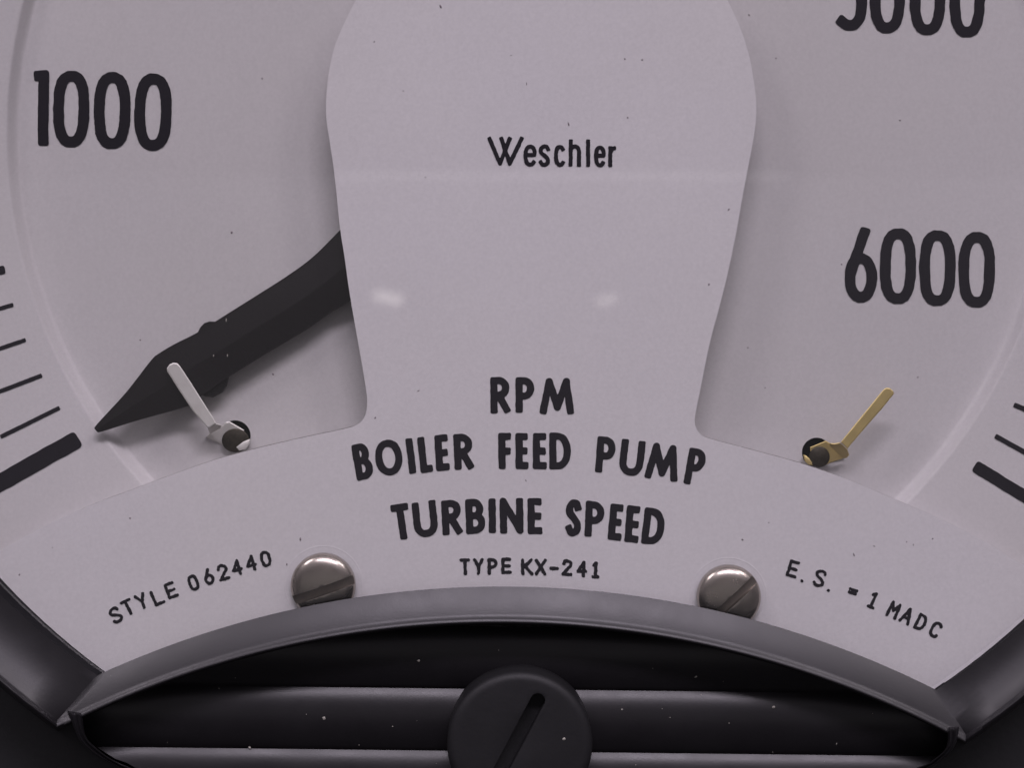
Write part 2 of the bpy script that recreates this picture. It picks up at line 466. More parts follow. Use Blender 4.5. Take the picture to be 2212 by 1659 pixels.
# ---- name plate: round head, tapering neck, curved foot
left = [Z2(185, 0), Z2(130, 110), Z2(85, 220), Z2(57, 340), Z2(43, 480), Z2(45, 580), Z2(60, 680), Z2(85, 860), Z2(110, 1100), Z2(130, 1230),
        Z4(2000, 350), Z4(2060, 690), Z4(2086, 850)]
corner_l = [Z4(2095, 930), Z4(2090, 990), Z4(2072, 1035), Z4(2030, 1068), Z4(1950, 1092)]
foot_l = [Z4(1700, 1145), Z4(1420, 1212), Z4(1200, 1274), Z4(950, 1362), Z4(700, 1456), ZL(540, 10), ZL(300, 117), ZL(150, 195), ZL(0, 278), (-150, 1262)]
right = [Z2(1980, 0), Z2(2032, 110), Z2(2080, 250), Z2(2108, 400), Z2(2119, 520), Z2(2108, 650), Z2(2074, 830), Z2(2050, 960), Z2(2016, 1150), Z2(1978, 1330), Z2(1935, 1500), Z2(1893, 1659), Z6(92, 230), Z6(58, 400)]
corner_r = [Z6(46, 470), Z6(50, 515), Z6(75, 560), Z6(130, 592)]
foot_r = [Z6(400, 665), Z6(700, 747), Z6(1000, 850), Z6(1300, 975), Z6(1600, 1105), Z6(1900, 1260), Z6(2112, 1388), (2380, 1282)]
ptop = [Z2(1080 + 1038 * math.cos(math.radians(a)), 500 - 1038 * math.sin(math.radians(a))) for a in range(36, 150, 6)]
oL = catmull(left + corner_l + foot_l, 5); oR = catmull(right + corner_r + foot_r, 5)
bottom = [(2330, 1345), (2150, 1490), (1900, 1490), (1600, 1395), (1300, 1335), (1000, 1335), (700, 1365), (400, 1440), (250, 1500), (60, 1480), (-110, 1330)]
outline = oL + bottom[::-1] + oR[::-1] + ptop[0:]
Z_PL = 0.8
v, f = prism([outline], 0.0, Z_PL)
plate = link('name_plate', v, f, M_PLATE, meter)
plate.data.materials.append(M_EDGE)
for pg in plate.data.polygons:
    if abs(pg.normal.z) < 0.5: pg.material_index = 1          # sheared edge, coloured dark for the gap shadow

# ---- pointer: folded blade with a centre ridge, running in under the plate to its hub
Z_PT = -0.72
up = [(538, 1088), (560, 1055), (720, 880), (860, 700), (905, 660), (1000, 603), (1130, 537), (1290, 437), (1500, 305), (1640, 215), (1770, 120), (1900, -5)]
lo = [(556, 1109), (590, 1103), (790, 1040), (1070, 960), (1135, 912), (1200, 865), (1310, 790), (1470, 690), (1620, 600), (1760, 515), (1880, 430), (2000, 357)]
up = [Z4(*p) for p in up] + [(842, 385), (1060, 190)]
lo = [Z4(*p) for p in lo] + [(880, 560), (1200, 420)]
mids = [lerp(0, 1, 0)]
up2 = catmull(up, 5); lo2 = catmull(lo, 5)
verts = []; faces = []; n = len(up2)
def ptz(i): return 0.02 + 0.30 * min(1, i / 22.0) + 0.16 * max(0, min(1, (i - 22) / 26.0))
cols = [(0.0, -0.10, 0), (0.0, 0.0, 0), (0.06, 0.03, 0), (0.475, 1.0, 1), (0.525, 1.0, 1), (0.94, 0.03, 0), (1.0, 0.0, 0), (1.0, -0.10, 0)]
for i, (a, b) in enumerate(zip(up2, lo2)):
    for t, zz, rdg in cols:
        z = lerp(-0.15, Z_PT, min(1, i / 50.0)) + (zz * ptz(i) if zz > 0 else zz)
        verts.append(P(lerp(a[0], b[0], t), lerp(a[1], b[1], t), z))
m = len(cols)
for i in range(n - 1):
    for k in range(m):
        faces.append((i * m + k, i * m + (k + 1) % m, (i + 1) * m + (k + 1) % m, (i + 1) * m + k))
faces.append(tuple(range(m))); faces.append(tuple((n - 1) * m + k for k in range(m - 1, -1, -1)))
pointer = link('pointer', verts, faces, M_POINTER, meter, 25); fix_normals(pointer)
tab = [(1125, 545), (1142, 510), (1165, 486), (1195, 476), (1225, 477), (1270, 560), (1310, 700), (1302, 790), (1290, 845), (1265, 882), (1215, 909), (1175, 905), (1135, 890), (1110, 750)]
v, f = prism([[Z4(*p) for p in tab]], Z_PT - 0.55, Z_PT - 0.12)
tabo = link('balance_tab', v, f, M_POINTER, pointer)
hubc = (1125, 345)
hx, hy, _ = P(*hubc, Z_PT)
v, f = revolve([(0, Z_FLOOR - 0.02), (3.0, Z_FLOOR - 0.02), (3.0, Z_PT - 0.2), (4.4, Z_PT - 0.2), (4.4, 0.0), (0, 0.0)], 48, hx, hy)
hub = link('hub', v, f, M_POINTER, pointer, 30); fix_normals(hub)

# ---- stop pins: a tab standing in each hole and a bent flat tang
def stop_pin(Z, tang, bend, tabp, eye, lower, mt, zs, label):
    root_v = []; root_f = []
    def add(pts_z, th, bev=0.05):
        o = len(root_v); m = len(pts_z)
        cxm = sum(p[0] for p in pts_z) / m; cym = sum(p[1] for p in pts_z) / m
        ar = sum(pts_z[i][0] * pts_z[(i + 1) % m][1] - pts_z[(i + 1) % m][0] * pts_z[i][1] for i in range(m))
        top_in = []
        for i in range(m):
            a_, b_, c_ = pts_z[i - 1], pts_z[i], pts_z[(i + 1) % m]
            e1 = Vector((b_[0] - a_[0], b_[1] - a_[1])).normalized(); e2 = Vector((c_[0] - b_[0], c_[1] - b_[1])).normalized()
            nn = Vector((-(e1.y + e2.y), e1.x + e2.x)).normalized() * (14 if ar > 0 else -14)
            top_in.append((b_[0] + nn.x, b_[1] + nn.y, b_[2] + 0.05))
        for p in top_in: root_v.append(P(*Z(p[0], p[1]), p[2]))
        for p in pts_z: root_v.append(P(*Z(p[0], p[1]), p[2]))
        for p in pts_z: root_v.append(P(*Z(p[0], p[1]), p[2] - th))
        root_f.append(tuple(o + i for i in range(m)))
        for i in range(m):
            j = (i + 1) % m
            root_f.append((o + i, o + m + i, o + m + j, o + j))
            root_f.append((o + m + i, o + 2 * m + i, o + 2 * m + j, o + m + j))
        root_f.append(tuple(o + 2 * m + i for i in range(m - 1, -1, -1)))
    add(tabp, 0.22); 
    pin = link('stop_pin', root_v, root_f, mt, meter); fix_normals(pin)
    pin['label'] = label
    root_v.clear(); root_f.clear()
    add(tang, 0.22); add(bend, 0.25)
    t = link('tang', root_v, root_f, mt, pin); fix_normals(t)
    root_v.clear(); root_f.clear()
    add(eye, 0.3)
    e = link('eyelet', root_v, root_f, M_DARK, pin, 40); fix_normals(e)
    root_v.clear(); root_f.clear()
    add(lower, 0.3)
    e = link('lower_lug', root_v, root_f, mt, pin, 40); fix_normals(e)
    return pin
def disc(cx, cy, rx, ry, z, n=24): return [(cx + rx * math.cos(2 * math.pi * i / n), cy + ry * math.sin(2 * math.pi * i / n), z) for i in range(n)]
zt, zb, za, zf = 0.55, 0.15, -1.35, -1.85
def grade(pts, y0, z0, y1, z1): return [(x, y, lerp(z0, z1, (y - y0) / (y1 - y0))) for x, y in pts]
tangL = grade([(272, 345), (268, 310), (300, 262), (350, 238), (400, 245), (438, 285), (560, 470), (740, 755), (850, 925), (888, 1000), (800, 1060), (770, 1045), (600, 850), (420, 580)], 240, zt, 1060, zb)
bendL = grade([(780, 1050), (890, 998), (955, 1022), (945, 1060), (815, 1132), (795, 1100)], 1000, zb, 1130, za + 0.1)
tabL = grade([(762, 1172), (805, 1120), (955, 1030), (1010, 982), (1060, 978), (1240, 1085), (1200, 1200), (1080, 1345), (930, 1250), (850, 1215)], 980, za, 1350, zf - 0.1)
stop_pin(ZP, tangL, bendL, tabL, disc(1130, 1215, 172, 150, zf + 0.45), grade([(1140, 1300), (1220, 1235), (1312, 1195), (1310, 1250), (1260, 1325), (1180, 1345)], 1195, zf + 0.5, 1345, zf + 0.5), M_SILVER, None,
         'silvery stop pin crossing in front of the black pointer')
tangR = grade([(1440, 272), (1480, 246), (1530, 250), (1580, 290), (1590, 330), (1420, 540), (1200, 790), (940, 1095), (845, 1005), (1010, 800), (1230, 530)], 245, zt, 1095, zb)
bendR = grade([(690, 1015), (760, 1022), (835, 1008), (940, 1100), (966, 1185), (925, 1228), (880, 1232), (770, 1130), (690, 1050)], 1000, zb, 1230, za + 0.1)
tabR = grade([(420, 1075), (640, 985), (700, 1020), (890, 1230), (700, 1292), (560, 1360), (440, 1320)], 985, za, 1350, zf - 0.1)
stop_pin(ZQ, tangR, bendR, tabR, disc(550, 1210, 145, 145, zf + 0.5), grade([(322, 1180), (360, 1190), (465, 1280), (445, 1325), (400, 1322), (345, 1270)], 1180, zf + 0.5, 1345, zf + 0.5), M_BRASS, None,
         'yellow brass stop pin standing clear of the pointer')

# ---- boolean helper for the slotted heads
def cut(o, cutter, bev):
    md = o.modifiers.new('slot', 'BOOLEAN'); md.object = cutter; md.operation = 'DIFFERENCE'; md.solver = 'EXACT'
    b = o.modifiers.new('edge', 'BEVEL'); b.width = bev; b.segments = 2; b.limit_method = 'ANGLE'; b.angle_limit = math.radians(40)
    dg = bpy.context.evaluated_depsgraph_get()
    me = bpy.data.meshes.new_from_object(o.evaluated_get(dg))
    o.modifiers.clear(); old = o.data; o.data = me; bpy.data.meshes.remove(old)
    bpy.data.objects.remove(cutter, do_unlink=True)
    me.polygons.foreach_set('use_smooth', [True] * len(me.polygons)); me.set_sharp_from_angle(angle=math.radians(35))

def slotted(name, prof, cx, cy, z0, ang, sw, sd, slen, soff, mt, bev, seg=72):
    """built 1000x up at the origin so the boolean stays exact, then shrunk to place"""
    v, f = revolve(prof, seg)
    me = bpy.data.meshes.new(name); me.from_pydata(v, [], f); me.materials.append(mt)
    o = bpy.data.objects.new(name, me); scene.collection.objects.link(o); fix_normals(o)
    ztop = max(p[1] for p in prof)
    ca, sa = math.cos(ang), math.sin(ang)
    pts = []
    hwid = sw / 2
    if slen:                                        # round-ended slot
        for s_ in range(13):
            a = -math.pi / 2 + math.pi * s_ / 12; pts.append((slen[1] - hwid + hwid * math.cos(a), hwid * math.sin(a)))
        for s_ in range(13):
            a = math.pi / 2 + math.pi * s_ / 12; pts.append((slen[0] + hwid + hwid * math.cos(a), hwid * math.sin(a)))
    else:
        pts = [(-9, -hwid), (9, -hwid), (9, hwid), (-9, hwid)]
    pts = [(p[0] * ca - (p[1] + soff) * sa, p[0] * sa + (p[1] + soff) * ca) for p in pts]
    n = len(pts)
    cv = [(x, y, ztop - sd) for x, y in pts] + [(x, y, ztop + 2) for x, y in pts]
    cf = [tuple(range(n - 1, -1, -1)), tuple(range(n, 2 * n))] + [(i, (i + 1) % n, n + (i + 1) % n, n + i) for i in range(n)]
    cm = bpy.data.meshes.new('cutter'); cm.from_pydata(cv, [], cf)
    c = bpy.data.objects.new('cutter', cm); scene.collection.objects.link(c); fix_normals(c)
    bpy.context.view_layer.update()
    cut(o, c, bev)
    me = o.data
    for vt in me.vertices:
        vt.co = Vector(((vt.co.x + cx) * MM, (vt.co.y + cy) * MM, (vt.co.z + z0 + BACK) * MM))
    o.parent = meter
    return o

def screw(Z, c, r_px, ang, soff, label):
    cx, cy, _ = P(*Z(*c), 1.0)
    r = r_px * Z.k * S0
    prof = [(0, 1.16)]
    for i in range(1, 7): q = i / 6 * 0.66; prof.append((r * q, 1.16 - 0.34 * q * q))
    for i in range(1, 11):
        a = math.pi / 2 * i / 10
        prof.append((r * (0.66 + 0.34 * math.sin(a)), 1.012 - 0.62 * (0.28 * math.sin(a) + 0.72 * (1 - math.cos(a)))))
    prof += [(r, 0.0), (0, 0.0)]
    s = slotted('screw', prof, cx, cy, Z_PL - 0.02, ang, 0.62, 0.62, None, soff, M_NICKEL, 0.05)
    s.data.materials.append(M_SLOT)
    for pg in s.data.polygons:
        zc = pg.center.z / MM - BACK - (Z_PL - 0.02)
        if pg.normal.z > 0.9 and abs(zc - (1.16 - 0.62)) < 0.02: pg.material_index = 1  # slot floor gets the painted shade
    s['label'] = label
    # faint pressed ring in the paint round the head
    v, f = revolve([(r * 1.16, Z_PL - 0.01), (r * 1.20, Z_PL + 0.02), (r * 1.24, Z_PL - 0.01)], 72, cx, cy)
    link('screw_seat', v, f, M_PLATE, plate, 60)
    return s
screw(ZS, (955, 1078), 672, math.radians(19), -0.26, 'domed screw with its slot nearly level')
screw(ZT, (1082, 1148), 662, math.radians(42), -0.22, 'domed screw with a steeply tilted, scratched slot')

# ---- zero adjuster in the ribbed pocket
ax, ay, _ = P(*ZA(1080, 1008), 4.0)
r = 815 * ZA.k * S0 * (H - 4) / H
prof = [(0, 0.0), (r * 0.5, 0.0), (r * 0.80, -0.03), (r * 0.87, -0.06)]
for i in range(1, 9):
    a = math.pi / 2 * i / 8
    prof.append((r * (0.87 + 0.13 * math.sin(a)), -0.06 - 0.55 * (1 - math.cos(a))))
prof += [(r * 1.0, -4.6), (0, -4.6)]
prof = prof[::-1]
p0 = ZA(1285, 415); p1 = ZA(800, 1330)
d = (p0[0] - p1[0], -(p0[1] - p1[1])); ang = math.atan2(d[1], d[0])
qa = P(*p0, 4.0); u = (math.cos(ang), math.sin(ang)); w = (-u[1], u[0])
s1 = (qa[0] - ax) * u[0] + (qa[1] - ay) * u[1]; so = (qa[0] - ax) * w[0] + (qa[1] - ay) * w[1]
adj = slotted('zero_adjuster', prof, ax, ay, 4.0, ang, 1.05, 1.1, (-s1 * 1.12, s1), so * 0.6, M_KNOB, 0.09, 96)
adj['label'] = 'round black zero-adjust screw with a diagonal slot'

# ---- window glass
gl = frame_outline((1139, 175), 1575, (1080, 3385), 2080, 120, 60)
v, f = prism([gl], 2.2, 2.6)
glass = link('window_glass', v, f, M_GLASS, meter)

# ------------------------------------------------------------------ lettering (ink outlines grown from strokes)
def ell(cx, cy, rx, ry, a0, a1, n=14, p=2.0):
    out = []
    for i in range(n + 1):
        a = math.radians(a0 + (a1 - a0) * i / n); c, s = math.cos(a), math.sin(a)
        out.append((cx + rx * math.copysign(abs(c) ** (2 / p), c), cy + ry * math.copysign(abs(s) ** (2 / p), s)))
    return out
SC = catmull([(0.97, 0.86), (0.78, 1.0), (0.38, 1.0), (0.06, 0.86), (0.06, 0.68), (0.36, 0.55), (0.68, 0.44), (0.97, 0.29), (0.93, 0.1), (0.62, 0), (0.25, 0), (0, 0.13)], 4)
G = {
 'A': [[(0, 0), (.5, 1), (1, 0)], [(.2, .33), (.8, .33)]],
 'B': [[(0, 0), (0, 1)], [(0, 1)] + ell(.45, .765, .42, .235, 90, -90, 10) + [(0, .53)], [(0, .53)] + ell(.5, .265, .5, .265, 90, -90, 10) + [(0, 0)]],
 'C': [ell(.5, .5, .5, .5, 42, 318, 20, 2.4)],
 'D': [[(0, 0), (0, 1)], [(0, 1)] + ell(.3, .5, .7, .5, 90, -90, 16, 2.2) + [(0, 0)]],
 'E': [[(0, 0), (0, 1)], [(0, 1), (.93, 1)], [(0, .5), (.86, .5)], [(0, 0), (1, 0)]],
 'F': [[(0, 0), (0, 1)], [(0, 1), (1, 1)], [(0, .5), (.92, .5)]],
 'I': [[(.5, 0), (.5, 1)]],
 'K': [[(0, 0), (0, 1)], [(0, .4), (.95, 1)], [(.3, .55), (1, 0)]],
 'L': [[(0, 1), (0, 0)], [(0, 0), (1, 0)]],
 'M': [[(0, 0), (.2, 1), (.52, .12), (.84, 1), (1, 0)]],
 'm': [[(0, 0), (.06, 1), (.5, .45), (.94, 1), (1, 0)]],
 'N': [[(0, 0), (0, 1), (1, 0), (1, 1)]],
 'O': [ell(.5, .5, .5, .5, 0, 360, 32, 2.15)],
 'P': [[(0, 0), (0, 1)], [(0, 1)] + ell(.45, .73, .55, .27, 90, -90, 12) + [(0, .46)]],
 'R': [[(0, 0), (0, 1)], [(0, 1)] + ell(.4, .75, .55, .25, 90, -90, 12) + [(0, .5)], [(.4, .5), (1, 0)]],
 'S': [SC],
 'T': [[(0, 1), (1, 1)], [(.5, 1), (.5, 0)]],
 'U': [[(0, 1)] + ell(.5, .36, .5, .36, 180, 360, 14, 2.3) + [(1, 1)]],
 'X': [[(0, 0), (1, 1)], [(0, 1), (1, 0)]],
 'Y': [[(0, 1), (.5, .48), (1, 1)], [(.5, .48), (.45, 0)]],
 '0': [ell(.5, .5, .5, .5, 0, 360, 22, 2.6)],
 '1': [[(1, 0), (1, 1)], [(-.05, .995), (1, 1)]],
 'i': [[(.55, 0), (.55, 1)], [(.15, .86), (.55, 1)], [(.1, 0), (1, 0)]],
 '2': [catmull([(.03, .8), (.2, .98), (.55, 1), (.95, .85), (.9, .62), (.5, .35), (0, 0)], 4), [(0, 0), (1, 0)]],
 '4': [[(.75, 0), (.75, 1), (0, .33), (1, .33)]],
 '5': [[(1, 1), (.15, 1), (.08, .6)], catmull([(.08, .6), (.5, .66), (.92, .5), (1, .3), (.9, .1), (.6, 0), (.25, .0), (0, .05)], 4)],
 '6': [ell(.5, .3, .5, .3, 0, 360, 22, 2.2), [(.66, 1), (.04, .38)]],
 '-': [[(0, .5), (1, .5)]], '=': [[(0, .62), (1, .62)], [(0, .36), (1, .36)]], '.': [[(.45, .02), (.55, .02)]],
 'e': [[(.05, .52), (.97, .54)] + ell(.5, .5, .5, .5, 10, 315, 22, 2.4)],
 's': [SC], 'c': [ell(.5, .5, .5, .5, 45, 315, 22, 2.4)],
 'h': [[(0, 0), (0, 1)], [(0, .5)] + ell(.5, .52, .5, .26, 180, 0, 12, 2.3) + [(1, 0)]],
 'l': [[(.5, 0), (.5, 1)]],
 'r': [[(0, 0), (0, 1)], [(0, .66), (.35, .95), (1, .98)]],
 'W': [[(.02, 1), (.34, 0), (.64, 1)], [(.38, 1), (.64, 0), (1, 1)]],
}

def ink_mesh(items, z, rough=0.07, seed=0, soft=False):
    """items: list of (glyph, BL, BR, TL, stroke) in photo px -> filled outline mesh with slightly ragged edges"""
    rg = np.random.default_rng(seed)
    V = []; F = []
    for g, BL, BR, TL, sw in items:
        BL, BR, TL = (np.array(q, float) for q in (BL, BR, TL))
        ux, uy = BR - BL, TL - BL
        hw = sw / 2; iu, iv = hw / np.linalg.norm(ux), hw / np.linalg.norm(uy)
        iu = min(iu, 0.49)
        segs = []
        for st in G[g]:
            pp = [BL + ux * (iu + p[0] * (1 - 2 * iu)) + uy * (iv + p[1] * (1 - 2 * iv)) for p in st]
            closed = np.linalg.norm(pp[0] - pp[-1]) < 1e-6
            for i in range(len(pp) - 1):
                segs.append((pp[i], pp[i + 1], (i == 0) and not closed, (i == len(pp) - 2) and not closed))
        allp = np.array([p for s in segs for p in s[:2]])
        mn = allp.min(0) - sw * 1.2; mx = allp.max(0) + sw * 1.2
        h = sw / 9.0
        nx, ny = int((mx[0] - mn[0]) / h) + 2, int((mx[1] - mn[1]) / h) + 2
        X, Y = np.meshgrid(mn[0] + h * np.arange(nx), mn[1] + h * np.arange(ny))
        D = np.full(X.shape, 1e9)
        for a, b, fa, fb in segs:
            d = b - a; L_ = np.linalg.norm(d)
            if L_ < 1e-9: continue
            d = d / L_
            t = (X - a[0]) * d[0] + (Y - a[1]) * d[1]; s = np.abs((X - a[0]) * -d[1] + (Y - a[1]) * d[0])
            tt = np.clip(t, 0, L_)
            cap = np.hypot(t - tt, s) - hw
            rr = hw * 0.45; ext = hw * (0.92 if not soft else 0.8)
            def flat_end(out):
                qx, qy = out - ext + rr, s - hw + rr
                return np.hypot(np.maximum(qx, 0), np.maximum(qy, 0)) + np.minimum(np.maximum(qx, qy), 0) - rr
            dd = cap
            if not soft:
                if fa: dd = np.where(t < 0, flat_end(-t), dd)
                if fb: dd = np.where(t > L_, flat_end(t - L_), dd)
            D = np.minimum(D, dd)
        for lam, amp in ((2.6, 0.55), (1.2, 0.45), (0.6, 0.25)):
            for _ in range(3):
                th = rg.uniform(0, 6.28); ph = rg.uniform(0, 6.28); kk = 2 * math.pi / (sw * lam * rg.uniform(.8, 1.25))
                D = D + rough * sw * amp * 0.6 * np.sin(kk * (X * math.cos(th) + Y * math.sin(th)) + ph)
        ins = D < 0
        cache = {}
        def vid(kind, i, j):
            key = (kind, i, j)
            if key in cache: return cache[key]
            if kind == 0: x, y = X[i, j], Y[i, j]
            elif kind == 1:
                t = D[i, j] / (D[i, j] - D[i, j + 1]); x, y = X[i, j] + h * t, Y[i, j]
            else:
                t = D[i, j] / (D[i, j] - D[i + 1, j]); x, y = X[i, j], Y[i, j] + h * t
            V.append(P(x, y, z(x, y) if callable(z) else z)); cache[key] = len(V) - 1
            return cache[key]
        for i in range(ny - 1):
            run = None
            for j in range(nx):
                full = j < nx - 1 and ins[i, j] and ins[i, j + 1] and ins[i + 1, j] and ins[i + 1, j + 1]
                if full:
                    if run is None: run = j
                    continue
                if run is not None:
                    F.append((vid(0, i + 1, run), vid(0, i + 1, j), vid(0, i, j), vid(0, i, run))); run = None
                if j >= nx - 1: break
                c = (ins[i, j], ins[i, j + 1], ins[i + 1, j + 1], ins[i + 1, j])
                if not any(c): continue
                poly = []
                cs = [(i, j), (i, j + 1), (i + 1, j + 1), (i + 1, j)]
                eg = [(1, i, j), (2, i, j + 1), (1, i + 1, j), (2, i, j)]
                for q in range(4):
                    if c[q]: poly.append(vid(0, *cs[q]))
                    if c[q] != c[(q + 1) % 4]: poly.append(vid(*eg[q]))
                if len(poly) >= 3: F.append(tuple(poly[::-1]))
    return V, F

def text(name, parent, items, z, rough=0.07, soft=False, label=None, seed=1):
    v, f = ink_mesh(items, z, rough, seed, soft)
    o = link(name, v, f, M_INK, parent)
    if label: o['label'] = label
    return o

def boxes(Z, rows_, sw):
    """rows: (glyph, left, right, top, bottom[, shear])"""
    out = []
    for r_ in rows_:
        g, l, rgt, t, b = r_[:5]; dx = r_[5] if len(r_) > 5 else 0; dy = r_[6] if len(r_) > 6 else 0
        out.append((g, Z(l, b), Z(rgt, b + dy), Z(l + dx, t), sw * Z.k))
    return out
def quads(Z, rows_, sw):
    return [(g, Z(*bl), Z(*br), Z(*tl), sw * Z.k) for g, bl, br, tl in rows_]

ZI = Z_PL + 0.03
text('numeral', dial, boxes(Z1, [('1', 207, 305, 437, 916, 4), ('0', 330, 560, 440, 923, 4), ('0', 586, 818, 448, 935, 4), ('0', 841, 1077, 457, 945, 4)], 69), Z_FLOOR + 0.04, 0.03, label='black numeral reading 1000', seed=3)
text('numeral', dial, boxes(Z3, [('6', 631, 788, 1095, 1460, 0), ('0', 799, 975, 1100, 1468, 3), ('0', 990, 1166, 1108, 1477, 3), ('0', 1179, 1356, 1117, 1485, 3)], 52), Z_FLOOR + 0.04, 0.03, label='black numeral reading 6000', seed=4)
text('numeral', dial, boxes(Z3, [('5', 590, 738, -225, 143, 3), ('0', 750, 922, -212, 158, 3), ('0', 943, 1117, -202, 168, 3), ('0', 1135, 1308, -192, 180, 3)], 52), Z_FLOOR + 0.04, 0.03, label='black numeral reading 5000', seed=5)

# scale ticks
def tick(Z, a, b, w, seed, zz=lambda x, y: ring_z(x, y) + 0.04):
    """a inner end, b outer end (zoom px), drawn as one ink stroke"""
    A, B = np.array(Z(*a)), np.array(Z(*b)); d = (B - A) / np.linalg.norm(B - A); nrm = np.array((-d[1], d[0])); hw = w * Z.k / 2
    G['tick'] = [[(0.5, 0), (0.5, 1)]]
    it = [('tick', A - nrm * hw, A + nrm * hw, B - nrm * hw, w * Z.k)]
    v, f = ink_mesh(it, zz, 0.022, seed)
    return link('scale_tick', v, f, M_INK, dial)
tick(Z4, (30, 178), (-560, 305), 50, 11)
tick(Z4, (77, 380), (-275, 482), 23, 12)
tick(Z4, (148, 580), (-195, 698), 23, 13)
tick(Z4, (240, 783), (-95, 912), 24, 14)
tick(Z4, (341, 968), (2, 1136), 24, 15)
tick(Z4, (452, 1142), (-400, 1624), 100, 16)
tick(Z6, (2047, 382), (2390, 530), 31, 17)
tick(Z6, (1930, 578), (2290, 778), 31, 18)
tick(Z6, (1800, 765), (2520, 1206), 78, 19)

# big lettering on the plate
BW = 40.5
text('lettering', plate, quads(Z5, [('R', (893, 317), (1003, 314), (890, 113)), ('P', (1032, 312), (1136, 312), (1032, 112)), ('M', (1167, 320), (1357, 322), (1170, 115))], BW), ZI, 0.03, label='black lettering reading RPM', seed=21)
text('lettering', plate, quads(Z5, [
    ('B', (148, 692), (246, 674), (113, 492)), ('O', (262, 672), (412, 652), (238, 472)), ('I', (440, 656), (482, 650), (415, 455)),
    ('L', (503, 650), (575, 640), (482, 448)), ('E', (590, 640), (668, 632), (578, 438)), ('R', (693, 633), (800, 627), (683, 432))], BW), ZI, 0.03, label='black lettering reading BOILER', seed=22)
text('lettering', plate, quads(Z5, [
    ('F', (938, 628), (1012, 628), (934, 424)), ('E', (1032, 626), (1106, 626), (1031, 424)), ('E', (1128, 626), (1208, 627), (1128, 424)), ('D', (1220, 627), (1340, 630), (1220, 421))], BW), ZI, 0.03, label='black lettering reading FEED', seed=23)
text('lettering', plate, quads(Z5, [
    ('P', (1475, 643), (1580, 655), (1490, 440)), ('U', (1603, 655), (1737, 672), (1626, 453)), ('M', (1750, 676), (1933, 700), (1772, 473)), ('P', (1967, 708), (2067, 722), (2003, 505))], BW), ZI, 0.03, label='black lettering reading PUMP', seed=24)
text('lettering', plate, quads(Z5, [
    ('T', (360, 1028), (462, 1014), (330, 828)), ('U', (472, 1016), (606, 996), (450, 815)), ('R', (625, 1000), (737, 988), (616, 803)), ('B', (757, 990), (866, 986), (750, 795)),
    ('I', (882, 986), (924, 986), (880, 788)), ('N', (946, 988), (1078, 988), (942, 786)), ('E', (1100, 990), (1184, 990), (1098, 788))], BW), ZI, 0.03, label='black lettering reading TURBINE', seed=25)
text('lettering', plate, quads(Z5, [
    ('S', (1308, 996), (1396, 1003), (1314, 793)), ('P', (1416, 1004), (1522, 1012), (1424, 803)), ('E', (1544, 1020), (1622, 1028), (1562, 817)), ('E', (1638, 1030), (1718, 1040), (1654, 826)), ('D', (1730, 1040), (1850, 1056), (1754, 837))], BW), ZI, 0.03, label='black lettering reading SPEED', seed=26)

def small(Z, rows_, hgt, wid, sw):
    out = []
    for g, cx, cy, deg, *k in rows_:
        w_ = wid * (k[0] if k else 1.0); h_ = hgt * (k[1] if len(k) > 1 else 1.0)
        a = math.radians(deg); ux = np.array((math.cos(a), math.sin(a))); uy = np.array((math.sin(a), -math.cos(a)))
        c = np.array((cx, cy), float)
        bl = c - ux * w_ / 2 - uy * h_ / 2
        out.append((g, Z(*bl), Z(*(bl + ux * w_)), Z(*(bl + uy * h_)), sw * Z.k))
    return out
text('lettering', plate, small(Z5, [('T', 751, 1172, -3), ('Y', 826, 1170, -2), ('P', 904, 1170, -1, .95), ('E', 982, 1166, 0), ('K', 1097, 1172, 0, 1.15), ('X', 1172, 1174, 1, 1.1),
    ('-', 1248, 1180, 2, .9, .3), ('2', 1320, 1176, 2), ('4', 1402, 1184, 3), ('i', 1478, 1190, 4, .8)], 94, 60, 19), ZI, 0.09, True, 'small black lettering reading TYPE KX-241', 27)
text('lettering', plate, small(ZL, [('S', 668, 652, -27), ('T', 738, 608, -25), ('Y', 818, 572, -24), ('L', 908, 548, -23), ('E', 988, 508, -21), ('0', 1116, 465, -19, .95), ('6', 1203, 430, -18, .9), ('2', 1287, 405, -17),
    ('4', 1366, 378, -16), ('4', 1448, 352, -15), ('0', 1533, 328, -15, .95)], 96, 66, 18), ZI, 0.09, True, 'small black lettering reading STYLE 062440', 28)
text('lettering', plate, small(ZR, [('E', 806, 408, 17, .95), ('.', 872, 440, 18, .6), ('S', 968, 464, 19, 1.0, 1.02), ('.', 1034, 500, 20, .6), ('=', 1170, 544, 21, .85, .9), ('i', 1293, 598, 24, .75), ('m', 1418, 658, 25),
    ('A', 1500, 692, 26), ('D', 1585, 733, 27, .9), ('C', 1675, 778, 28, .95)], 106, 72, 19), ZI, 0.09, True, 'small black lettering reading E.S. = 1 MADC', 29)
text('lettering', plate, boxes(Z2, [('W', 818, 996, 658, 798, 0, 0), ('e', 995, 1060, 695, 802, 0, 1), ('s', 1068, 1124, 696, 802, 0, 1), ('c', 1142, 1200, 697, 803, 0, 1), ('h', 1213, 1273, 670, 803, 0, 1), ('l', 1294, 1320, 670, 803, 0, 1),
    ('e', 1335, 1393, 700, 805, 0, 1), ('r', 1404, 1442, 702, 805, 0, 1)], 20), ZI, 0.05, label='maker name in narrow black lettering', seed=30)

